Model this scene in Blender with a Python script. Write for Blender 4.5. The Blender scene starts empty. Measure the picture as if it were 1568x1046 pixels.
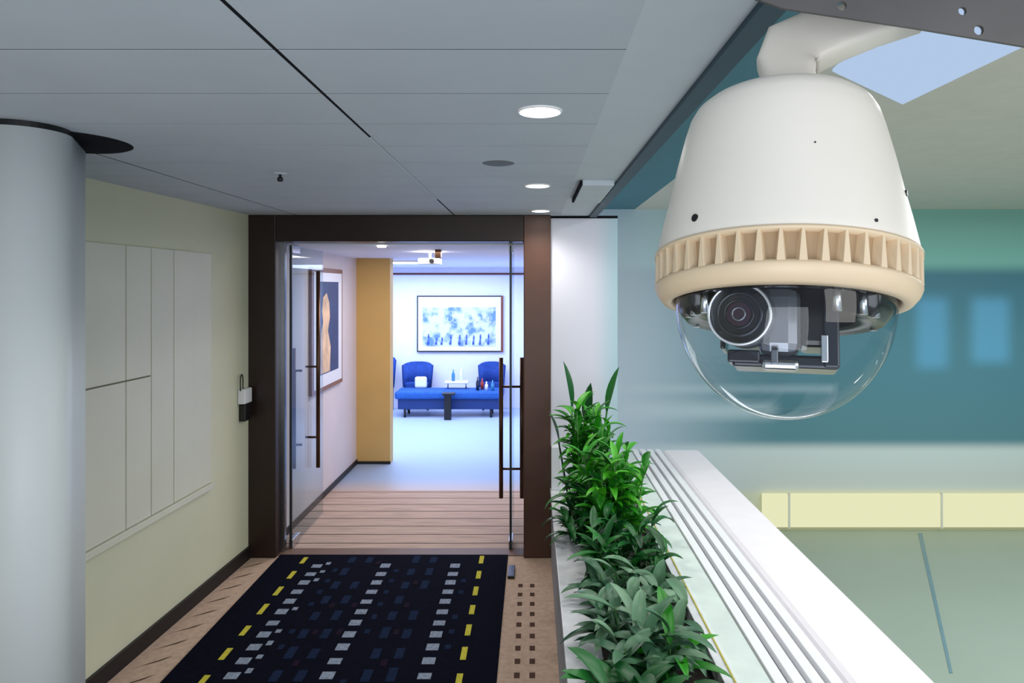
import bpy, bmesh, math, random
from mathutils import Vector, Matrix, Euler
random.seed(7)
S=bpy.context.scene
try:
    S.view_settings.view_transform='Standard'
except Exception: pass

def lin(c):
    return tuple(((x/255)/12.92 if x/255<=0.04045 else ((x/255+0.055)/1.055)**2.4) for x in c)+(1.0,)

def pmat(name,rgb,rough=0.5,metal=0.0,noise=0.06,scale=8,bump=0.0,spec=0.5,stretch=None):
    m=bpy.data.materials.new(name); m.use_nodes=True
    nt=m.node_tree; b=nt.nodes['Principled BSDF']
    b.inputs['Roughness'].default_value=rough; b.inputs['Metallic'].default_value=metal
    b.inputs['Specular IOR Level'].default_value=spec
    tc=nt.nodes.new('ShaderNodeTexCoord'); mp=nt.nodes.new('ShaderNodeMapping')
    if stretch: mp.inputs['Scale'].default_value=stretch
    nz=nt.nodes.new('ShaderNodeTexNoise'); nz.inputs['Scale'].default_value=scale; nz.inputs['Detail'].default_value=4
    nt.links.new(tc.outputs['Object'],mp.inputs['Vector']); nt.links.new(mp.outputs['Vector'],nz.inputs['Vector'])
    cr=nt.nodes.new('ShaderNodeValToRGB')
    c=lin(rgb)
    cr.color_ramp.elements[0].position=0.3; cr.color_ramp.elements[1].position=0.7
    cr.color_ramp.elements[0].color=tuple(max(0,x*(1-noise)) for x in c[:3])+(1,)
    cr.color_ramp.elements[1].color=tuple(min(1,x*(1+noise)) for x in c[:3])+(1,)
    nt.links.new(nz.outputs['Fac'],cr.inputs['Fac']); nt.links.new(cr.outputs['Color'],b.inputs['Base Color'])
    if bump:
        bp=nt.nodes.new('ShaderNodeBump'); bp.inputs['Strength'].default_value=bump; bp.inputs['Distance'].default_value=0.005
        nt.links.new(nz.outputs['Fac'],bp.inputs['Height']); nt.links.new(bp.outputs['Normal'],b.inputs['Normal'])
    return m

def rampmat(name,axis,lo,hi,stops,rough=0.5,fade=None,blobs=None):
    m=bpy.data.materials.new(name); m.use_nodes=True
    nt=m.node_tree; b=nt.nodes['Principled BSDF']; b.inputs['Roughness'].default_value=rough
    tc=nt.nodes.new('ShaderNodeTexCoord'); sp=nt.nodes.new('ShaderNodeSeparateXYZ')
    nt.links.new(tc.outputs['Object'],sp.inputs[0])
    mr=nt.nodes.new('ShaderNodeMapRange'); mr.inputs['From Min'].default_value=lo; mr.inputs['From Max'].default_value=hi
    nt.links.new(sp.outputs['XYZ'.index(axis)],mr.inputs['Value'])
    cr=nt.nodes.new('ShaderNodeValToRGB'); cr.color_ramp.interpolation='EASE'
    el=cr.color_ramp.elements
    for i,(v,c) in enumerate(stops):
        p=(v-lo)/(hi-lo)
        e=el[i] if i<2 else el.new(p)
        e.position=p; e.color=lin(c)
    nt.links.new(mr.outputs[0],cr.inputs[0])
    out=cr.outputs[0]
    if fade:
        ax,a0,a1,col=fade
        m2=nt.nodes.new('ShaderNodeMapRange'); m2.interpolation_type='SMOOTHSTEP'
        m2.inputs['From Min'].default_value=a0; m2.inputs['From Max'].default_value=a1
        nt.links.new(sp.outputs['XYZ'.index(ax)],m2.inputs['Value'])
        mx=nt.nodes.new('ShaderNodeMixRGB'); mx.inputs[1].default_value=lin(col)
        nt.links.new(m2.outputs[0],mx.inputs[0]); nt.links.new(out,mx.inputs[2]); out=mx.outputs[0]
    for (cx,hw,cz,hh,soft,col,amt) in (blobs or []):
        def side(o,c,h):
            s=nt.nodes.new('ShaderNodeMath'); s.operation='SUBTRACT'; s.inputs[1].default_value=c; nt.links.new(o,s.inputs[0])
            a=nt.nodes.new('ShaderNodeMath'); a.operation='ABSOLUTE'; nt.links.new(s.outputs[0],a.inputs[0])
            r=nt.nodes.new('ShaderNodeMapRange'); r.interpolation_type='SMOOTHSTEP'
            r.inputs['From Min'].default_value=h+soft; r.inputs['From Max'].default_value=max(0,h-soft); nt.links.new(a.outputs[0],r.inputs['Value']); return r.outputs[0]
        mm=nt.nodes.new('ShaderNodeMath'); mm.operation='MULTIPLY'
        nt.links.new(side(sp.outputs[0],cx,hw),mm.inputs[0]); nt.links.new(side(sp.outputs[2],cz,hh),mm.inputs[1])
        m3=nt.nodes.new('ShaderNodeMath'); m3.operation='MULTIPLY'; m3.inputs[1].default_value=amt; nt.links.new(mm.outputs[0],m3.inputs[0])
        mx=nt.nodes.new('ShaderNodeMixRGB'); mx.inputs[2].default_value=lin(col)
        nt.links.new(m3.outputs[0],mx.inputs[0]); nt.links.new(out,mx.inputs[1]); out=mx.outputs[0]
    nt.links.new(out,b.inputs['Base Color'])
    return m

def emat(name,rgb,s):
    m=bpy.data.materials.new(name); m.use_nodes=True; nt=m.node_tree
    nt.nodes.remove(nt.nodes['Principled BSDF'])
    e=nt.nodes.new('ShaderNodeEmission'); e.inputs[0].default_value=lin(rgb); e.inputs[1].default_value=s
    nt.links.new(e.outputs[0],nt.nodes['Material Output'].inputs[0]); return m

def glassmat(name,tint,base=0.04,edge=0.5,pw=4.0,rough=0.0):
    m=bpy.data.materials.new(name); m.use_nodes=True; nt=m.node_tree
    nt.nodes.remove(nt.nodes['Principled BSDF'])
    t=nt.nodes.new('ShaderNodeBsdfTransparent'); t.inputs[0].default_value=lin(tint)
    g=nt.nodes.new('ShaderNodeBsdfGlossy'); g.inputs['Roughness'].default_value=rough
    lw=nt.nodes.new('ShaderNodeLayerWeight'); lw.inputs[0].default_value=0.5
    p=nt.nodes.new('ShaderNodeMath'); p.operation='POWER'; p.inputs[1].default_value=pw
    nt.links.new(lw.outputs['Facing'],p.inputs[0])
    ma=nt.nodes.new('ShaderNodeMath'); ma.operation='MULTIPLY_ADD'; ma.inputs[1].default_value=edge; ma.inputs[2].default_value=base
    nt.links.new(p.outputs[0],ma.inputs[0])
    mx=nt.nodes.new('ShaderNodeMixShader')
    nt.links.new(ma.outputs[0],mx.inputs[0]); nt.links.new(t.outputs[0],mx.inputs[1]); nt.links.new(g.outputs[0],mx.inputs[2])
    nt.links.new(mx.outputs[0],nt.nodes['Material Output'].inputs[0]); return m

def fin(name,bm,mat,parent=None,smooth=False,bevel=0):
    bmesh.ops.recalc_face_normals(bm,faces=bm.faces)
    me=bpy.data.meshes.new(name); bm.to_mesh(me); bm.free()
    o=bpy.data.objects.new(name,me); S.collection.objects.link(o)
    if isinstance(mat,(list,tuple)):
        for x in mat: me.materials.append(x)
    else: me.materials.append(mat)
    if smooth:
        for p in me.polygons: p.use_smooth=True
    if bevel:
        md=o.modifiers.new('bevel','BEVEL'); md.width=bevel; md.segments=2; md.limit_method='ANGLE'
    if parent: o.parent=parent
    return o

def empty(name,loc=(0,0,0)):
    e=bpy.data.objects.new(name,None); e.location=loc; e.empty_display_size=0.1; S.collection.objects.link(e); return e

def bbox(bm,x0,x1,y0,y1,z0,z1,mi=0):
    v=[bm.verts.new((x,y,z)) for x in (x0,x1) for y in (y0,y1) for z in (z0,z1)]
    for f in ((0,1,3,2),(4,6,7,5),(0,4,5,1),(2,3,7,6),(0,2,6,4),(1,5,7,3)):
        fc=bm.faces.new([v[i] for i in f]); fc.material_index=mi

def box(name,x0,x1,y0,y1,z0,z1,mat,parent=None,bevel=0):
    bm=bmesh.new(); bbox(bm,x0,x1,y0,y1,z0,z1); return fin(name,bm,mat,parent,bevel=bevel)

def prism(name,pts,z0,z1,mat,parent=None,bevel=0,smooth=False):
    bm=bmesh.new()
    a=[bm.verts.new((x,y,z0)) for x,y in pts]; b=[bm.verts.new((x,y,z1)) for x,y in pts]
    bm.faces.new(a); bm.faces.new(b[::-1]); n=len(pts)
    for i in range(n): bm.faces.new((a[i],a[(i+1)%n],b[(i+1)%n],b[i]))
    o=fin(name,bm,mat,parent,bevel=bevel)
    if smooth:
        for p in o.data.polygons:
            if abs(p.normal.z)<0.5: p.use_smooth=True
    return o

def lathe(name,prof,mat,parent=None,seg=96,smooth=True,center=(0,0,0)):
    bm=bmesh.new(); rings=[]
    for r,z in prof:
        if r<1e-6: rings.append([bm.verts.new((center[0],center[1],center[2]+z))])
        else: rings.append([bm.verts.new((center[0]+r*math.cos(2*math.pi*i/seg),center[1]+r*math.sin(2*math.pi*i/seg),center[2]+z)) for i in range(seg)])
    for a,b in zip(rings,rings[1:]):
        for i in range(seg):
            j=(i+1)%seg
            if len(a)==1 and len(b)==1: continue
            if len(a)==1: bm.faces.new((a[0],b[i],b[j]))
            elif len(b)==1: bm.faces.new((a[i],a[j],b[0]))
            else: bm.faces.new((a[i],a[j],b[j],b[i]))
    return fin(name,bm,mat,parent,smooth)

def cyl(bm,p0,p1,r0,r1=None,seg=24,mi=0,caps=True):
    p0=Vector(p0);p1=Vector(p1); r1=r0 if r1 is None else r1
    d=(p1-p0).normalized(); u=d.orthogonal().normalized(); w=d.cross(u)
    A=[bm.verts.new(p0+(u*math.cos(t)+w*math.sin(t))*r0) for t in [2*math.pi*i/seg for i in range(seg)]]
    B=[bm.verts.new(p1+(u*math.cos(t)+w*math.sin(t))*r1) for t in [2*math.pi*i/seg for i in range(seg)]]
    for i in range(seg):
        f=bm.faces.new((A[i],A[(i+1)%seg],B[(i+1)%seg],B[i])); f.material_index=mi; f.smooth=True
    if caps:
        f=bm.faces.new(A[::-1]); f.material_index=mi; f=bm.faces.new(B); f.material_index=mi

def rod(name,p0,p1,r,mat,parent=None,r1=None,seg=24):
    bm=bmesh.new(); cyl(bm,p0,p1,r,r1,seg); return fin(name,bm,mat,parent)

# ------------------------------------------------------------ materials
M_ceil=pmat('ceiling_tile_paint',(192,200,210),0.7,noise=0.03,scale=3)
M_gap=pmat('ceiling_gap_dark',(30,32,36),0.9,spec=0.05)
M_soffit=pmat('soffit_paint',(202,211,219),0.7,noise=0.02)
M_lwall=pmat('wall_cream_green',(212,212,184),0.6,noise=0.03,scale=2)
M_panel=pmat('wall_panel_paint',(216,216,198),0.5,noise=0.03,scale=3)
M_col=pmat('column_paint',(212,218,218),0.45,noise=0.02,scale=2)
M_base=pmat('baseboard_dark',(22,18,18),0.5)
M_frame=pmat('door_frame_bronze',(42,27,21),0.38,metal=0.2,noise=0.15,scale=5)
M_frame_lit=pmat('door_frame_bronze_lit',(78,50,37),0.4,metal=0.1,noise=0.2,scale=3)  # lighter, warmer copy of the frame: light on the right jamb painted in
M_wallw=rampmat('wall_white_glow_fade','X',0.1,0.62,[(0.1,(222,222,232)),(0.62,(182,212,222)),(0.40,(224,224,236))],0.6)  # soft blurred glow towards the atrium painted in as a colour fade
M_white=pmat('white_laminate',(230,233,236),0.35,noise=0.02,scale=3)
M_whiteb=pmat('sill_white',(250,250,252),0.3,noise=0.02,scale=3)
M_planter=pmat('planter_grey_face',(150,152,158),0.6,noise=0.03)
M_ledge=pmat('planter_ledge_stone',(224,226,228),0.45,noise=0.12,scale=14)
M_soil=pmat('soil',(38,32,26),0.95,noise=0.5,scale=60,bump=1)
M_glass=glassmat('door_glass',(236,242,244),0.04,0.35,5)
M_bronze=pmat('handle_bronze',(88,62,46),0.3,metal=0.8,noise=0.1)
M_chrome=pmat('brushed_steel',(190,195,200),0.25,metal=1.0)
M_black=pmat('black_plastic',(14,14,16),0.35)
M_yellow=pmat('wall_ochre',(204,166,98),0.6,noise=0.04,scale=3)
M_pink=pmat('wall_warm_white',(218,206,202),0.6,noise=0.03,scale=3)
M_lounge=pmat('lounge_wall_white',(226,228,242),0.6,noise=0.02)
M_trimred=pmat('trim_maroon',(92,40,44),0.5)
M_blue=pmat('sofa_blue_fabric',(26,84,160),0.8,noise=0.2,scale=20)
M_dkblue=pmat('chair_blue_fabric',(14,58,136),0.8,noise=0.2,scale=20)

# ------------------------------------------------------------ floors
def plank():
    m=pmat('plank_carpet',(184,160,144),0.8,noise=0.2,scale=5,stretch=(0.6,9,1),spec=0.2) 
    nt=m.node_tree; b=nt.nodes['Principled BSDF']
    cr=[n for n in nt.nodes if n.type=='VALTORGB'][0]
    tc=[n for n in nt.nodes if n.type=='TEX_COORD'][0]
    sp=nt.nodes.new('ShaderNodeSeparateXYZ'); nt.links.new(tc.outputs['Object'],sp.inputs[0])
    md=nt.nodes.new('ShaderNodeMath'); md.operation='PINGPONG'; md.inputs[1].default_value=0.09
    nt.links.new(sp.outputs[1],md.inputs[0])
    lt=nt.nodes.new('ShaderNodeMath'); lt.operation='LESS_THAN'; lt.inputs[1].default_value=0.007
    nt.links.new(md.outputs[0],lt.inputs[0])
    mx=nt.nodes.new('ShaderNodeMixRGB'); mx.inputs[2].default_value=lin((84,66,60))
    nt.links.new(lt.outputs[0],mx.inputs[0]); nt.links.new(cr.outputs[0],mx.inputs[1]); nt.links.new(mx.outputs[0],b.inputs['Base Color'])
    return m
box('floor',-3.2,0.13,-0.5,4.8,-0.1,0,pmat('carpet_beige',(190,164,144),0.95,noise=0.12,scale=30,bump=0.4,spec=0.1))
box('floor_passage',-2.0,0.15,4.8,6.35,-0.1,0,plank())
M_lf=rampmat('lounge_floor_bluelit','Y',6.3,10.7,[(6.3,(182,166,158)),(10.7,(176,192,220)),(6.8,(144,164,188)),(8.0,(168,188,214))],0.4)  # blue window light painted into the floor colour, paler with depth
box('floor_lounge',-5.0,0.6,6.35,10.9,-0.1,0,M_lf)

rug=empty('runner_rug')
M_navy=pmat('rug_navy',(9,11,24),0.95,noise=0.3,scale=60,bump=0.5,spec=0.05)
M_ry=pmat('rug_yellow',(190,180,64),0.95,noise=0.15,scale=60,spec=0.1)
M_rw=pmat('rug_pale',(132,142,158),0.95,noise=0.3,scale=60,spec=0.1)
M_rb=pmat('rug_blue',(18,32,58),0.95,noise=0.3,scale=60,spec=0.1)
M_rr=pmat('rug_plum',(28,14,30),0.95,noise=0.3,scale=60,spec=0.1)
box('pile',-1.77,-0.17,0.6,4.80,0.0,0.012,M_navy,rug,bevel=0.004)
def dashes(name,mat,cols,step,ln,w,off=0,skip=0):
    bm=bmesh.new()
    for x in cols:
        y=0.8+off
        while y<4.66:
            if random.random()>=skip:
                bbox(bm,x-w/2,x+w/2,y,y+ln*random.uniform(0.85,1.1),0.011,0.0135)
            y+=step
    fin(name,bm,mat,rug)
dashes('yellow_dashes',M_ry,[-1.57,-0.35],0.24,0.12,0.03)
dashes('pale_dashes',M_rw,[-1.45,-0.99,-0.52],0.13,0.06,0.065)
dashes('pale_thin',M_rw,[-1.385],0.13,0.04,0.03,0.05,0.3)
dashes('blue_dashes',M_rb,[-1.24,-1.12,-0.80,-0.68],0.2,0.11,0.045,0.05,0.1)
dashes('blue_fine',M_rb,[-0.90,-0.44,-1.31],0.16,0.05,0.03,0.02,0.3)
dashes('plum_dashes',M_rr,[-1.18,-0.74,-1.05],0.31,0.06,0.03,0.1,0.2)

bm=bmesh.new()
y=0.8
while y<4.4:
    for x in (-0.075,0.0): 
        bbox(bm,x-0.014,x+0.014,y,y+0.045,0,0.002)
    y+=0.125
y=1.0
while y<4.6:
    a=[bm.verts.new(p) for p in ((-1.985,y,0.002),(-1.965,y+0.012,0.002),(-1.84,y+0.12,0.002),(-1.875,y+0.075,0.002))]
    bm.faces.new(a); y+=0.17
fin('carpet_border_marks',bm,pmat('carpet_brown',(84,62,52),0.95,spec=0.1))

# ------------------------------------------------------------ walls left
def lx(y): return -1.98-0.05*(4.8-y)*0.9
prism('wall_left',[(lx(4.95),4.95),(lx(-0.5),-0.5),(-3.2,-0.5),(-3.2,4.95)],0,2.395,M_lwall)
prism('baseboard_left',[(lx(4.8)+0.001,4.8),(lx(-0.5)+0.001,-0.5),(lx(-0.5)+0.018,-0.5),(lx(4.8)+0.018,4.8)],0,0.085,M_base)
pan=empty('wall_panel_boards')
def wp(name,y0,y1,z0,z1,t=0.014,m=M_panel):
    prism(name,[(lx(y0),y0),(lx(y1),y1),(lx(y1)+t,y1),(lx(y0)+t,y0)],z0,z1,m,pan,bevel=0.002)
wp('backing',2.95,4.245,0.68,2.10,0.003,pmat('panel_backing',(120,120,104),0.8))
ys=[2.95,3.41,3.62,3.83,4.04,4.25]
for i in range(5):
    a,b=ys[i]+0.004,ys[i+1]-0.004
    if i<2:
        wp('board_%d_top'%i,a,b,1.425,2.10); wp('board_%d_low'%i,a,b,0.68,1.417)
    else: wp('board_%d'%i,a,b,0.68,2.10,0.014 if i<4 else 0.009)
wp('bottom_rail',2.95,4.25,0.64,0.675,0.024)

def arc(cx,cy,r,a0,a1,n=10):
    return [(cx+r*math.cos(math.radians(a0+(a1-a0)*i/n)),cy+r*math.sin(math.radians(a0+(a1-a0)*i/n))) for i in range(n+1)]
pts=[(-2.9,2.03)]+arc(-1.60,2.155,0.125,-90,30,14)+arc(-1.69,2.40,0.1,30,90,6)+[(-2.9,2.50)]
prism('column_left',pts,0,2.375,M_col,smooth=True)
prism('column_shadow_gap',[(x*0.999-0.01,y+0.008) for x,y in pts],2.375,2.395,M_black)
lathe('ceiling_collar_plate',[(0,-0.004),(0.19,-0.004),(0.2,0.0),(0.0,0.0)],M_gap,center=(-1.615,2.37,2.3945),seg=64)

acc=empty('access_reader')
xw=lx(4.66)
box('white_box',xw,xw+0.05,4.60,4.72,1.10,1.20,M_white,acc,bevel=0.006)
box('dark_base',xw,xw+0.045,4.62,4.71,0.98,1.095,M_black,acc,bevel=0.006)
bm=bmesh.new()
for k in range(12):
    t0=math.pi*k/12; t1=math.pi*(k+1)/12
    cyl(bm,(xw+0.02,4.62+0.02*math.cos(t0),1.25+0.05*math.sin(t0)),(xw+0.02,4.62+0.02*math.cos(t1),1.25+0.05*math.sin(t1)),0.004,seg=8)
cyl(bm,(xw+0.02,4.60,1.25),(xw+0.02,4.60,1.19),0.004,seg=8); cyl(bm,(xw+0.02,4.64,1.25),(xw+0.02,4.64,1.19),0.004,seg=8)
fin('hook_loop',bm,M_black,acc)

# ------------------------------------------------------------ ceiling
bm=bmesh.new()
xl=[-3.2,-2.755,-1.65,-0.545,0.20]
g=0.0028; gx=0.005
y=0.13-0.66
yl=[]
while y<4.75: yl.append(y); y+=0.33
yl.append(4.8)
for i in range(4):
    for j in range(len(yl)-1):
        bbox(bm,xl[i]+gx,xl[i+1]-(gx if i<3 else 0),yl[j]+g,yl[j+1]-g,2.395,2.3958)
bbox(bm,-3.2,0.20,-0.53,4.8,2.3958,2.5,1)
fin('ceiling',bm,[M_ceil,M_gap])
box('ceiling_soffit_edge',0.20,0.40,-0.53,4.8,2.395,2.5,M_soffit)
box('trim_fascia',0.40,0.45,-0.53,4.95,2.380,2.72,pmat('fascia_teal_dark',(26,60,78),0.5))
box('trim_ceiling_bar',-0.548,-0.542,2.3,3.9,2.3925,2.3958,M_soffit)

M_lamp=emat('lamp_glow',(255,252,245),14)
def downlight(x,y,z=2.395,r=0.058):
    e=empty('downlight')
    lathe('trim_ring',[(r,-0.001),(r*1.02,-0.006),(r*1.1,-0.004),(r*1.12,0.0)],M_whiteb,e,center=(x,y,z),seg=40)
    lathe('lens',[(0,-0.002),(r,-0.002)],M_lamp,e,center=(x,y,z),seg=40)
    l=bpy.data.lights.new('downlight_lamp','SPOT'); l.energy=18; l.spot_size=2.6; l.spot_blend=1; l.shadow_soft_size=0.05; l.color=(1,0.96,0.9)
    o=bpy.data.objects.new('lamp',l); o.location=(x,y,z-0.03); o.parent=e; S.collection.objects.link(o)
for (x,y) in [(0.022,1.955),(0.026,3.385),(0.055,4.50)]: downlight(x,y)
lathe('ceiling_speaker',[(0,-0.003),(0.055,-0.003),(0.066,0.0)],pmat('speaker_grey',(110,114,120),0.7),center=(-0.138,2.78,2.395),seg=40)
sp=empty('ceiling_sprinkler')
lathe('escutcheon',[(0,-0.006),(0.022,-0.006),(0.03,0)],M_soffit,sp,center=(-1.115,3.02,2.395),seg=24)
lathe('head',[(0,-0.035),(0.012,-0.033),(0.013,-0.02),(0.006,-0.012),(0.006,0)],M_black,sp,center=(-1.115,3.02,2.392),seg=24)
vt=empty('ceiling_vent')
box('frame',0.235,0.385,3.2,3.88,2.368,2.395,M_soffit,vt,bevel=0.003)
for k in range(3): box('slot_%d'%k,0.225,0.236,3.2+k*0.23,3.41+k*0.23,2.370,2.39,M_gap,vt)

# ------------------------------------------------------------ door frame wall
fr=empty('door_frame')
box('jamb_left',-1.98,-1.79,4.76,4.98,0,2.395,M_frame,fr,bevel=0.006)
box('jamb_right',-0.06,0.13,4.76,4.98,0,2.395,M_frame_lit,fr,bevel=0.006)
box('header',-1.79,-0.06,4.76,4.98,2.21,2.395,M_frame,fr,bevel=0.006)
box('stop_left',-1.79,-1.765,4.86,4.90,0,2.21,M_chrome,fr)
box('threshold',-1.79,-0.06,4.80,4.93,0.0,0.006,pmat('threshold_bronze',(110,84,66),0.6),fr)
box('wall_right_end',0.13,0.60,4.80,4.96,-0.1,2.393,M_wallw)
box('trim_wall_top',0.13,0.60,4.792,4.80,2.375,2.393,M_gap)

M_edge=pmat('edge_dark',(48,52,56),0.4,metal=0.5)
def leaf(name,x,y0,y1):
    e=empty(name)
    box('glass_pane',x-0.006,x+0.006,y0,y1,0.02,2.19,M_glass,e)
    box('edge_strip',x-0.008,x+0.008,y0-0.004,y0+0.012,0.012,2.19,M_edge,e)
    box('bottom_patch',x-0.014,x+0.014,y0,y0+0.16,0.01,0.07,M_chrome,e,bevel=0.003)
    box('top_patch',x-0.014,x+0.014,y0,y0+0.16,2.14,2.195,M_chrome,e,bevel=0.003)
    return e
L=leaf('door_glass_left',-1.74,4.92,5.66)
bm=bmesh.new()
cyl(bm,(-1.70,5.42,0.46),(-1.70,5.42,2.02),0.016,seg=16)
cyl(bm,(-1.80,5.16,0.52),(-1.80,5.16,1.43),0.014,seg=16)
for z in (0.7,1.26): cyl(bm,(-1.70,5.42,z),(-1.80,5.42,z),0.009,seg=12)
for z in (0.7,1.26): cyl(bm,(-1.80,5.16,z),(-1.74,5.16,z),0.009,seg=12)
fin('pull_bars',bm,M_bronze,L)
R=leaf('door_glass_right',-0.155,4.90,5.60)
bm=bmesh.new()
cyl(bm,(-0.235,5.15,0.30),(-0.235,5.15,1.36),0.016,seg=16)
cyl(bm,(-0.078,5.15,0.30),(-0.078,5.15,1.36),0.016,seg=16)
for z in (0.52,1.14): cyl(bm,(-0.235,5.15,z),(-0.078,5.15,z),0.009,seg=12)
fin('pull_bars',bm,M_bronze,R)
box('floor_hinge_box',-0.16,-0.115,4.42,4.60,0.0,0.02,M_black,bevel=0.004)

# ------------------------------------------------------------ passage & lounge
box('wall_passage_left',-2.0,-1.88,4.98,7.3,0,2.2,M_pink)
box('wall_passage_right',0.15,0.30,4.98,7.0,0,2.2,M_pink)
box('baseboard_passage',-1.88,-1.868,4.98,7.3,0,0.05,M_base)
box('wall_ochre_pier',-2.0,-1.52,7.3,7.46,0,2.2,M_yellow,bevel=0.004)
box('baseboard_pier',-1.88,-1.515,7.29,7.30,0,0.03,M_base)
box('ceiling_passage',-5.0,0.6,4.98,10.9,2.2,2.3,M_lounge)
box('wall_lounge_back',-5.0,0.6,10.7,10.85,0,2.2,M_lounge)
box('wall_lounge_left',-5.1,-5.0,7.3,10.85,0,2.2,M_lounge)
box('wall_lounge_front',-5.0,-2.0,7.3,7.42,0,2.2,M_lounge)
box('wall_lounge_right',0.45,0.6,7.0,10.7,0,2.2,M_lounge)
box('trim_lounge',-5.0,0.45,10.685,10.70,2.085,2.115,M_trimred)
pc=empty('framed_poster')
xp=-1.88
box('frame_outer',xp,xp+0.03,5.74,6.66,0.97,2.06,pmat('frame_wood',(130,84,46),0.4),pc,bevel=0.004)
box('mat_board',xp+0.03,xp+0.033,5.78,6.62,1.01,2.02,M_white,pc)
box('print_ground',xp+0.033,xp+0.035,5.93,6.50,1.12,1.94,pmat('print_navy',(30,48,92),0.5,noise=0.3,scale=6),pc)
bm=bmesh.new()
prof=[(5.95,1.13),(6.22,1.13),(6.24,1.35),(6.16,1.5),(6.22,1.62),(6.20,1.75),(6.12,1.84),(6.02,1.80),(5.98,1.68),(6.02,1.58),(5.95,1.48)]
bm.faces.new([bm.verts.new((xp+0.037,a,b)) for a,b in prof])
fin('print_figure',bm,pmat('print_ochre',(216,182,142),0.5,noise=0.3,scale=7),pc)
pb=empty('framed_picture')
X0,X1,Z0,Z1=-1.80,-0.46,0.88,1.76
M_fd=pmat('frame_dark',(36,32,44),0.4)
box('frame_outer',X0,X1,10.66,10.70,Z0,Z1,M_fd,pb)
box('frame_right_edge',X1-0.03,X1+0.005,10.655,10.70,Z0,Z1,pmat('frame_red',(120,60,50),0.4),pb)
box('mat_board',X0+0.02,X1-0.03,10.652,10.66,Z0+0.02,Z1-0.02,M_white,pb)
m=pmat('print_blue_sketch',(226,234,246),0.5,noise=0.0,scale=6)
cr=[n for n in m.node_tree.nodes if n.type=='VALTORGB'][0]
cr.color_ramp.elements[0].color=lin((96,134,214)); cr.color_ramp.elements[1].color=lin((204,214,238)); cr.color_ramp.elements[0].position=0.38; cr.color_ramp.elements[1].position=0.54
box('print',X0+0.09,X1-0.11,10.649,10.652,Z0+0.09,Z1-0.18,m,pb)
bm=bmesh.new()
prev=None
for k in range(110):
    t=k/109; x=-1.42+0.78*t; ph=t*62
    z=1.38+0.04*math.sin(ph)+(0.10 if (k%23) in (3,4,5) else 0)
    p=Vector((x+0.02*math.sin(ph+1.2),10.646,z))
    if prev is not None: cyl(bm,prev,p,0.005,seg=6)
    prev=p
fin('lettering',bm,pmat('ink_blue',(236,240,248),0.5),pb)
bm=bmesh.new()
for k in range(9):
    x=-1.64+k*0.12+random.uniform(-.02,.02); h=random.uniform(0.1,0.19)
    cyl(bm,(x,10.647,1.0),(x+0.01,10.647,1.0+h*0.6),0.018,0.010,8); cyl(bm,(x+0.01,10.647,1.0+h*0.6),(x+0.01,10.647,1.02+h*0.8),0.014,0.01,8)
fin('figures',bm,pmat('ink_blue2',(80,108,190),0.5),pb)

def sofa():
    e=empty('lounge_sofa')
    box('seat_cushion',-1.99,-0.42,9.85,10.30,0.27,0.38,M_blue,e,bevel=0.03)
    box('base',-1.95,-0.46,9.89,10.28,0.12,0.27,pmat('sofa_base',(14,50,110),0.6),e,bevel=0.01)
    for i,x in enumerate((-1.85,-0.60)): 
        for j,yy in enumerate((9.92,10.24)):
            rod('leg_%d%d'%(i,j),(x,yy,0),(x,yy,0.13),0.018,M_black,e)
sofa()
def armchair(x,y,w,z):
    e=empty('lounge_chair')
    bm=bmesh.new()
    n=8
    vs=[]
    for i in range(n+1):
        t=i/n; xx=x+w*(t-0.5); yy=y+0.14-0.12*(2*t-1)**2
        lo=bm.verts.new((xx,yy,0.36)); hi=bm.verts.new((xx+(t-0.5)*0.05,yy+0.04,z-0.05*(2*t-1)**4))
        vs.append((lo,hi))
    for a,b in zip(vs,vs[1:]): bm.faces.new((a[0],b[0],b[1],a[1]))
    o=fin('back',bm,M_dkblue,e,smooth=True); md=o.modifiers.new('s','SOLIDIFY'); md.thickness=0.05
    box('seat',x-w/2+0.02,x+w/2-0.02,y,y+0.13,0.33,0.44,M_dkblue,e,bevel=0.02)
    for i,a in enumerate((-1,1)): rod('leg_%d'%i,(x+a*w*0.35,y+0.08,0),(x+a*w*0.35,y+0.08,0.35),0.015,M_black,e)
armchair(-1.76,10.42,0.44,0.74)
armchair(-0.62,10.42,0.38,0.74)
armchair(-2.24,10.42,0.26,0.82)
box('throw_pillow',-1.76,-1.58,10.20,10.28,0.38,0.55,M_white,bevel=0.03)
st=empty('side_table')
box('pedestal',-1.255,-1.155,9.70,9.77,0.0,0.36,M_black,st,bevel=0.008)
box('top',-1.28,-1.10,9.66,9.82,0.36,0.385,M_black,st,bevel=0.006)
ct=empty('tray_table')
box('top',-1.30,-0.95,10.1,10.28,0.46,0.49,M_white,ct,bevel=0.01)
for i,x in enumerate((-1.26,-0.99)): rod('leg_%d'%i,(x,10.2,0.38),(x,10.2,0.465),0.01,M_chrome,ct)
M_bot=pmat('bottle_teal',(60,130,170),0.2)
def bottle(x,y,z,h,mt,r=0.025):
    lathe('bottle',[(0,0),(r,0.0),(r,h*0.6),(r*0.4,h*0.78),(r*0.4,h),(0,h)],mt,center=(x,y,z),seg=20)
bottle(-1.18,10.2,0.49,0.17,M_bot); bottle(-1.06,10.2,0.49,0.2,M_white)
bottle(-0.80,10.0,0.38,0.2,pmat('bottle_dark',(30,40,60),0.2)); bottle(-0.74,10.1,0.38,0.16,pmat('bottle_red',(170,60,50),0.3)); bottle(-0.67,10.0,0.38,0.13,M_white); bottle(-0.58,9.98,0.38,0.15,M_bot)

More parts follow.
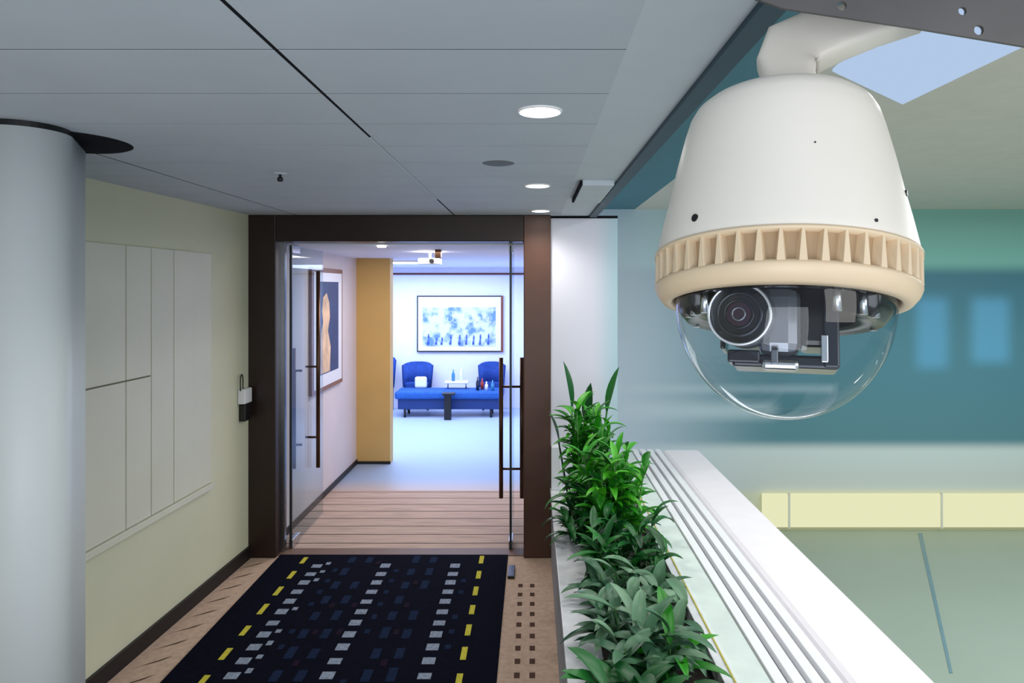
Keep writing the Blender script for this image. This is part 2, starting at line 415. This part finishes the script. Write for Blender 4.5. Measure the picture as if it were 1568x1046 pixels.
pl=empty('ceiling_light_panel')
box('housing',-1.72,-1.32,7.85,8.35,2.18,2.2,M_white,pl)
box('diffuser',-1.69,-1.35,7.88,8.32,2.176,2.18,emat('panel_glow',(240,248,255),6),pl)
pj=empty('ceiling_projector')
box('body',-0.98,-0.80,5.85,6.05,2.09,2.14,M_white,pj,bevel=0.008)
rod('lens',(-0.86,5.86,2.115),(-0.86,5.82,2.115),0.02,M_black,pj)
rod('pole',(-0.89,5.95,2.14),(-0.89,5.95,2.2),0.012,M_chrome,pj)
box('ceiling_sensor',-0.80,-0.75,5.60,5.66,2.13,2.2,M_bronze,bevel=0.005)
lathe('passage_spotlight',[(0,-0.012),(0.03,-0.012),(0.036,0)],M_lamp,center=(-1.12,5.08,2.2),seg=24)

# ------------------------------------------------------------ planter
pt=empty('planter_trough')
ZT=0.49
box('front_wall',0.13,0.16,0.5,4.80,0,ZT-0.03,M_planter,pt)
box('ledge',0.125,0.27,0.5,4.80,ZT-0.03,ZT,M_ledge,pt,bevel=0.004)
box('soil_bed',0.16,0.68,0.5,4.80,0.0,ZT-0.06,M_soil,pt)
box('back_lip',0.68,0.735,0.5,4.80,0,ZT,M_white,pt,bevel=0.003)
box('back_lip_edge',0.716,0.722,0.5,4.80,ZT,ZT+0.004,pmat('edge_brass',(190,182,70),0.4),pt)
box('end_bracket',0.13,0.20,4.70,4.79,ZT,0.79,M_white,pt,bevel=0.006)

sl=empty('window_sill_balustrade')
box('inner_shelf',0.735,0.85,0.5,5.9,-0.6,ZT-0.005,pmat('sill_pale_green',(222,234,228),0.4),sl)
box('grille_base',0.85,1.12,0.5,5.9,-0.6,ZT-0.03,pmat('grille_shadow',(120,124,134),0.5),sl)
for k in range(4):
    x=0.858+k*0.066
    box('slat_%d'%k,x,x+0.044,0.5,5.9,ZT-0.03,ZT+0.003,M_whiteb,sl,bevel=0.003)
box('outer_rail',1.12,1.44,0.5,5.9,-0.6,ZT,pmat('rail_white_warm',(250,244,248),0.35,noise=0.02),sl,bevel=0.03)

# ------------------------------------------------------------ atrium
M_far=rampmat('atrium_wall_teal_glow','Z',-0.6,2.8,[(-0.6,(206,208,178)),(2.8,(142,194,182)),(-0.24,(206,208,180)),(-0.15,(196,204,198)),(0.20,(198,210,206)),(0.34,(82,130,140)),(1.2,(76,130,144)),(2.0,(68,122,138)),(2.17,(130,190,178)),(2.6,(142,194,182))],0.6,fade=('X',0.4,2.6,(206,222,234)),  # soft out-of-focus glow painted into the wall as colour fades
  blobs=[(4.10,0.16,1.42,0.36,0.10,(96,168,206),0.7),(4.70,0.19,1.45,0.33,0.10,(100,172,210),0.7),(1.6,0.9,0.62,0.05,0.10,(206,222,228),0.5),(1.9,1.2,0.85,0.02,0.06,(206,222,228),0.3)])  # blobs paint blue window glows and pale reflection streaks onto the wall
box('wall_atrium_far',0.6,9.0,7.0,7.15,-0.6,2.69,M_far)
box('wall_atrium_right',9.0,9.1,0,7.15,-0.6,2.69,M_far)
box('floor_atrium',1.44,9.0,-0.5,7.0,-0.7,-0.6,pmat('atrium_floor',(150,164,150),0.5,noise=0.04,scale=1))
prism('trim_floor_joint',[(3.9,6.9),(3.94,6.9),(2.71,4.4),(2.69,4.4)],-0.6,-0.596,pmat('joint_blue',(104,136,144),0.5))
lb=empty('light_band')
box('tube',2.35,9.0,6.94,6.99,-0.55,-0.22,emat('band_glow',(240,240,196),0.92),lb)
for i,x in enumerate((2.6,4.15,5.7,7.2)): box('mullion_%d'%i,x,x+0.02,6.93,6.95,-0.56,-0.2,M_panel,lb)
box('ceiling_atrium_teal',0.425,1.05,-0.5,7.15,2.69,2.8,pmat('atrium_ceiling_teal',(76,130,146),0.6,noise=0.02))
box('ceiling_atrium',1.05,9.1,-0.5,7.15,2.69,2.8,pmat('atrium_ceiling_grey',(222,216,204),0.6,noise=0.03))
prism('skylight_panel',[(1.10,2.50),(1.02,1.75),(1.62,1.9),(1.60,2.95)],2.68,2.69,emat('sky_panel',(188,212,244),0.88))

# ------------------------------------------------------------ plants
def leafmat(name,cs,rough=0.4):
    m=bpy.data.materials.new(name); m.use_nodes=True; nt=m.node_tree; b=nt.nodes['Principled BSDF']
    b.inputs['Roughness'].default_value=rough
    gi=nt.nodes.new('ShaderNodeNewGeometry'); cr=nt.nodes.new('ShaderNodeValToRGB')
    cr.color_ramp.elements[0].color=lin(cs[0]); cr.color_ramp.elements[1].color=lin(cs[2])
    e=cr.color_ramp.elements.new(0.5); e.color=lin(cs[1])
    nt.links.new(gi.outputs['Random Per Island'],cr.inputs[0]); nt.links.new(cr.outputs[0],b.inputs['Base Color'])
    return m
G_bright=leafmat('leaf_bright',[(20,100,20),(46,152,26),(92,188,40)])
G_dark=leafmat('leaf_deep',[(10,60,26),(20,92,36),(40,124,48)])
G_grey=leafmat('leaf_greygreen',[(40,84,58),(78,124,90),(120,158,124)])
G_teal=leafmat('leaf_teal',[(6,70,54),(12,92,74),(30,112,82)])
M_stem=pmat('stem_green',(60,110,50),0.6)
def leafm(bm,base,az,length,width,elev,droop,fold=0.25,n=7,mi=0):
    p=Vector(base); el=elev; rows=[]
    side=Vector((-math.sin(az),math.cos(az),0))
    for i in range(n+1):
        t=i/n
        w=width*(math.sin(math.pi*min(1,t*0.93+0.05))**0.8)*(1-0.25*t)
        if i==n: w=0.0005
        d=Vector((math.cos(az)*math.cos(el),math.sin(az)*math.cos(el),math.sin(el)))
        nrm=side.cross(d)*-1
        rows.append([bm.verts.new(p-side*w/2+nrm*(fold*w)),bm.verts.new(p),bm.verts.new(p+side*w/2+nrm*(fold*w))])
        p=p+d*(length/n); el-=droop/n
    for a,b in zip(rows,rows[1:]):
        for k in range(2):
            f=bm.faces.new((a[k],a[k+1],b[k+1],b[k])); f.smooth=True; f.material_index=mi
def plant(name,cx,cy,z0,h,spread,nst,nl,llen,lw,mat,elev=(0.2,1.1),stemlean=0.2,sy=1.0):
    e=empty(name,(cx,cy,z0)); bm=bmesh.new(); bs=bmesh.new()
    for s in range(nst):
        bx=random.uniform(-spread,spread); by=random.uniform(-spread,spread)*sy
        hh=h*random.uniform(0.5,1.0)
        lean=Vector((bx*stemlean*3+random.uniform(-.03,.03),by*stemlean*2,hh))
        b0=Vector((bx*0.6,by*0.8,0)); top=b0+lean
        cyl(bs,b0,top,0.006,0.003,6)
        for k in range(nl):
            t=0.18+0.82*(k+random.random())/nl
            p=b0.lerp(top,min(t,1)); az=random.uniform(0,2*math.pi)
            el=random.uniform(*elev)*(0.6+0.6*t)
            leafm(bm,p,az,llen*random.uniform(0.7,1.15),lw*random.uniform(0.8,1.15),el,random.uniform(0.5,1.5))
    fin('foliage',bm,mat,e); fin('stems',bs,M_stem,e)
    return e
zs=ZT-0.06
plant('foliage_plant',0.35,4.15,zs,0.74,0.13,18,20,0.16,0.048,G_bright,(0.3,1.3))
plant('foliage_plant',0.44,3.72,zs,0.58,0.16,18,18,0.17,0.05,G_bright,(0.2,1.2))
plant('foliage_plant',0.34,3.75,zs,0.42,0.13,14,13,0.16,0.05,G_dark,(0.1,1.1))
plant('foliage_plant',0.46,3.30,zs,0.32,0.14,14,11,0.16,0.05,G_dark,(0.1,1.1))
e=empty('sword_leaf_plant',(0.30,4.3,zs)); bm=bmesh.new()
for (dx,ln,az,el) in ((-0.02,1.00,2.6,1.52),(0.07,0.98,0.5,1.40),(0.02,0.86,1.0,1.5),(-0.05,0.7,3.0,1.40)):
    p0=Vector((dx,0,0.0))
    d=Vector((math.cos(az)*math.cos(el),math.sin(az)*math.cos(el)*0.3,math.sin(el)))
    cyl(bm,p0,p0+d*ln*0.72,0.007,0.006,8)
    leafm(bm,p0+d*ln*0.7,az,ln*0.30,0.085,el-0.05,0.25,0.15)
fin('leaves',bm,G_dark,e)
plant('broadleaf_plant',0.44,2.92,zs,0.20,0.14,13,9,0.17,0.06,G_grey,(0.2,1.2))
plant('broadleaf_plant',0.42,2.52,zs,0.24,0.15,14,9,0.19,0.06,G_grey,(0.2,1.2))
plant('broadleaf_plant',0.46,2.55,zs,0.20,0.10,3,4,0.22,0.055,G_bright,(0.1,0.9))
plant('broadleaf_plant',0.42,2.20,zs,0.16,0.14,12,8,0.17,0.075,G_dark,(0.1,1.0))
plant('broadleaf_plant',0.44,1.92,zs,0.13,0.14,10,7,0.16,0.085,G_teal,(0.1,0.9))

# ------------------------------------------------------------ PTZ dome camera
cam_white=pmat('housing_white',(230,223,211),0.34,noise=0.015,scale=12)
ring_beige=pmat('ring_beige',(214,192,160),0.45,noise=0.03,scale=12)
ring_shade=pmat('ring_recess_shade',(168,142,110),0.55,noise=0.03,scale=12)  # ring beige darkened to paint the shade between the fins
P=empty('dome_security_camera',(0.2735,0.75,1.872))
P.rotation_euler=Euler((math.radians(-12),0,math.radians(-20.2)),'XYZ')
H=lambda v:(465-v)/1363
Rr=lambda w:w/1489
prof=[(0,140),(45,140),(72,141),(98,144),(118,149),(134,156),(146,166),(154,180),(161,203),(168,232),(175,262),(184,307),(194,350),(201,384),(203,394),(203,399),(199,402),(192,402)]
lathe('housing',[(Rr(w),H(v)) for w,v in prof],cam_white,P,seg=128)
lathe('ring_recess',[(Rr(190),H(398)),(Rr(189),H(440))],ring_shade,P,seg=128)
ringp=[(189,439),(203,444),(204,449),(200,458),(191,468),(178,471),(173,466),(173,440)]
lathe('ring',[(Rr(w),H(v)) for w,v in ringp],ring_beige,P,seg=128)
bm=bmesh.new(); NF=44
for i in range(NF):
    a=2*math.pi*i/NF
    ca,sa=math.cos(a),math.sin(a)
    def q(r,t,v): 
        r=Rr(r); t=Rr(t); return bm.verts.new((r*ca-t*sa,r*sa+t*ca,H(v)))
    A=[q(188,-3.5,400),q(205,-1.8,400),q(205,1.8,400),q(188,3.5,400)]
    B=[q(187,-9,444),q(204,-5.5,444),q(204,5.5,444),q(187,9,444)]
    for k in range(4): bm.faces.new((A[k],A[(k+1)%4],B[(k+1)%4],B[k]))
    bm.faces.new(A[::-1]); bm.faces.new(B)
fin('ring_fins',bm,ring_beige,P,bevel=0.0005)
lathe('ring_top_lip',[(Rr(189),H(397)),(Rr(206),H(398)),(Rr(206),H(403)),(Rr(189),H(404))],ring_beige,P,seg=128)
dp=[]
for k in range(33):
    t=k/32*math.pi/2
    dp.append((Rr(170)*math.cos(t) if k<32 else 0,H(465)-Rr(187)*math.sin(t)))
lathe('clear_dome',[(Rr(170),H(445))]+dp,glassmat('dome_clear',(248,250,251),0.035,0.75,5.0),P,seg=96)
M_dark=pmat('interior_black',(16,17,20),0.2,noise=0.1)
M_gry=pmat('module_grey',(112,116,124),0.22,metal=0.6,noise=0.1)
M_grd=pmat('module_dark',(48,51,58),0.18,metal=0.5,noise=0.1)
lathe('inner_plate',[(0,H(425)),(Rr(156),H(428)),(Rr(168),H(440)),(Rr(168),H(468)),(Rr(154),H(470)),(Rr(146),H(452)),(0,H(448))],M_dark,P,seg=96)
bm=bmesh.new(); prev=None
for k in range(61):
    t=math.radians(-38+256*k/60)
    rg=[bm.verts.new((Rr(r)*math.cos(t),Rr(r)*math.sin(t),H(v))) for r,v in ((112,446),(112,486),(150,496),(166,480),(166,446))]
    if prev:
        for a in range(4): bm.faces.new((prev[a],prev[a+1],rg[a+1],rg[a]))
    else: bm.faces.new(rg)
    prev=rg
bm.faces.new(prev[::-1])
fin('smoked_shroud',bm,M_dark,P,smooth=True)
bm=bmesh.new()
for a in (-150,-138,-60,-42,-30,20,160,200):
    t=math.radians(a); r0=Rr(150)
    cyl(bm,(r0*math.cos(t),r0*math.sin(t),H(496)),(r0*math.cos(t),r0*math.sin(t),H(460)),Rr(6),seg=12)
fin('rim_clips',bm,M_chrome,P)
def pc_(x,y,v): return Vector((Rr(x),Rr(y),H(v)))
d=Vector((-0.16,-1,-0.08)).normalized()
c0=pc_(-50,-45,494)
mod=bmesh.new()
cyl(mod,c0+d*Rr(62),c0-d*Rr(40),Rr(47),Rr(52),48,0)
fin('lens_barrel',mod,M_gry,P)
def lring(name,r0,r1,off,mat):
    bm=bmesh.new(); u=d.orthogonal().normalized(); w=d.cross(u); n=48
    A=[];B=[];C=[]
    for i in range(n):
        t=2*math.pi*i/n; k=u*math.cos(t)+w*math.sin(t)
        A.append(bm.verts.new(c0+d*Rr(off)+k*Rr(r0))); B.append(bm.verts.new(c0+d*Rr(off+3)+k*Rr((r0+r1)/2))); C.append(bm.verts.new(c0+d*Rr(off)+k*Rr(r1)))
    for i in range(n):
        j=(i+1)%n
        bm.faces.new((A[i],A[j],B[j],B[i])).smooth=True; bm.faces.new((B[i],B[j],C[j],C[i])).smooth=True
    fin(name,bm,mat,P)
def ldisc(name,r,off,mat):
    bm=bmesh.new(); cyl(bm,c0+d*Rr(off-2),c0+d*Rr(off),Rr(r),seg=48); fin(name,bm,mat,P)
lring('bezel',44,48,62,pmat('bezel_silver',(225,228,232),0.2,metal=0.6))
ldisc('lens_face',45,62,M_dark)
lring('lens_ring_outer',30,35,62.5,M_grd)
lring('lens_ring_mid',20,23,63,M_grd)
ldisc('lens_glass',18,64,pmat('lens_coating',(50,30,44),0.05,metal=0.3))
lring('lens_ring_inner',8,11,64.5,M_gry)
def lbox(name,x0,x1,y0,y1,v0,v1,mat,bev=0.002):
    bm=bmesh.new(); bbox(bm,Rr(x0),Rr(x1),Rr(y0),Rr(y1),H(v0),H(v1)); return fin(name,bm,mat,P,bevel=bev)
lbox('module_body',-34,28,-78,60,550,452,M_gry,0.012)
lbox('module_side',28,76,-50,50,534,446,M_dark,0.006)
lbox('yoke_right',60,82,-66,40,564,455,M_grd,0.002)
lbox('yoke_left',-92,-84,-40,30,540,455,M_grd,0.002)
lbox('base_bracket',-72,82,-62,30,566,548,M_grd,0.003)
lbox('base_step_left',-78,-30,-74,-20,562,544,M_grd,0.002)
lbox('base_step_mid',-28,26,-80,-40,570,556,M_chrome,0.004)
lbox('base_clip_mid',-14,-4,-88,-78,564,544,M_gry,0.001)
lbox('base_clip_right',56,66,-74,-66,558,520,M_chrome,0.001)
def surf(ang,v,r):
    t=math.radians(ang); return Vector((Rr(r)*math.cos(t),Rr(r)*math.sin(t),H(v)))
bm=bmesh.new()
for ang,v,r,rr in ((-128,372,198.5,6),(-52,384,201,2.5),(-18,318,187,5),(-75,278,178,1.2)):
    p=surf(ang,v,r); n=Vector((p.x,p.y,0)).normalized()
    cyl(bm,p-n*0.004,p+n*0.0012,Rr(rr),seg=20)
fin('housing_screw_holes',bm,M_black,P)
path=[((8,0,145),54,48),((9,0,126),50,44),((11,2,110),44,40),((11,4,92),44,38),((8,8,72),50,38),((18,12,46),56,37),((50,16,32),50,36),((96,18,20),42,34),((150,20,6),38,32),((216,22,-8),36,30)]
bm=bmesh.new(); rings=[]
N=32
for i,(c_,hw,hd) in enumerate(path):
    c=pc_(*c_)
    a=pc_(*path[max(0,i-1)][0]); b=pc_(*path[min(len(path)-1,i+1)][0]); t=(b-a); t.y=0; t.normalize()
    nx=Vector((t.z,0,-t.x))
    rg=[]
    for k in range(N):
        th=2*math.pi*k/N; cs,sn=math.cos(th),math.sin(th); pw=0.4
        rg.append(bm.verts.new(c+nx*Rr(hw)*math.copysign(abs(cs)**pw,cs)+Vector((0,1,0))*Rr(hd)*math.copysign(abs(sn)**pw,sn)))
    rings.append(rg)
for a,b in zip(rings,rings[1:]):
    for k in range(N): bm.faces.new((a[k],a[(k+1)%N],b[(k+1)%N],b[k]))
bm.faces.new(rings[0]); bm.faces.new(rings[-1][::-1])
fin('neck_arm',bm,cam_white,P,smooth=True)
lathe('neck_flange',[(Rr(66),H(141)),(Rr(62),H(136)),(Rr(54),H(130)),(Rr(48),H(122))],cam_white,P,seg=64,center=(Rr(8),0,0))
bm=bmesh.new()
for s in (-1,1):
    cyl(bm,pc_(8+s*40,-8,121),pc_(8+s*60,-8,121),Rr(3),seg=10); cyl(bm,pc_(8+s*58,-8,121),pc_(8+s*63,-8,121),Rr(6),seg=10)
fin('neck_screws',bm,M_bronze,P)

bpy.context.view_layer.update()
cu=bpy.data.curves.new('mounting_plate','CURVE'); cu.dimensions='2D'; cu.fill_mode='BOTH'; cu.extrude=0.002
def poly(pts):
    s=cu.splines.new('POLY'); s.points.add(len(pts)-1)
    for a,b in zip(s.points,pts): a.co=(b[0],b[1],0,1)
    s.use_cyclic_u=True
poly([(0.2265,2.186),(0.256,2.1755),(0.392,2.1552),(0.504,2.1365),(0.70,2.104),(0.70,2.375),(0.39,2.375),(0.39,2.395),(0.2,2.395),(0.2,2.20)])
for hx,hz,hr in ((0.3168,2.178,0.0048),(0.440,2.1727,0.0042),(0.4568,2.1532,0.0050)):
    poly([(hx+hr*math.cos(t),hz+hr*math.sin(t)) for t in [2*math.pi*k/24 for k in range(24)]])
o=bpy.data.objects.new('mounting_plate',cu); S.collection.objects.link(o); o.location=(0,0.70,0); o.rotation_euler=(math.radians(90),0,0)
o.parent=P; o.matrix_parent_inverse=P.matrix_world.inverted()
cu.materials.append(pmat('plate_grey_steel',(84,82,82),0.4,metal=0.3,noise=0.1))

# ------------------------------------------------------------ lights
def area(name,loc,rot,sx,sy,en,col):
    l=bpy.data.lights.new(name,'AREA'); l.shape='RECTANGLE'; l.size=sx; l.size_y=sy; l.energy=en; l.color=col
    o=bpy.data.objects.new(name,l); o.location=loc; o.rotation_euler=tuple(math.radians(a) for a in rot); S.collection.objects.link(o); return o
area('lounge_daylight',(-1.6,9.0,2.15),(0,0,0),2.6,2.2,140,(0.60,0.72,1.0))
area('passage_light',(-0.9,6.1,2.18),(0,0,0),0.8,1.2,24,(1.0,0.9,0.84))
area('atrium_light',(4.5,3.5,2.6),(0,0,0),4,4,165,(0.94,0.98,1.0))
area('sill_fill',(1.35,3.4,2.66),(0,0,0),0.25,3.0,22,(1.0,0.98,0.98))  # added fill light to whiten the sill, no fixture there
area('key_window',(2.2,-1.6,2.0),(80,0,35),1.8,1.4,34,(1.0,0.97,0.94))
area('corridor_soft',(-0.3,-1.2,1.3),(112,0,-4),1.6,1.4,30,(0.88,0.93,1.0))

w=bpy.data.worlds.new('world'); S.world=w; w.use_nodes=True
w.node_tree.nodes['Background'].inputs[0].default_value=(0.68,0.77,0.90,1); w.node_tree.nodes['Background'].inputs[1].default_value=0.75

cd=bpy.data.cameras.new('camera'); cd.lens=24; cd.sensor_width=36; cd.shift_x=-31/1568; cd.shift_y=-83/1568; cd.clip_start=0.02
co=bpy.data.objects.new('camera',cd); co.location=(0,0,1.89); co.rotation_euler=(math.radians(90),0,0); S.collection.objects.link(co)
S.camera=co
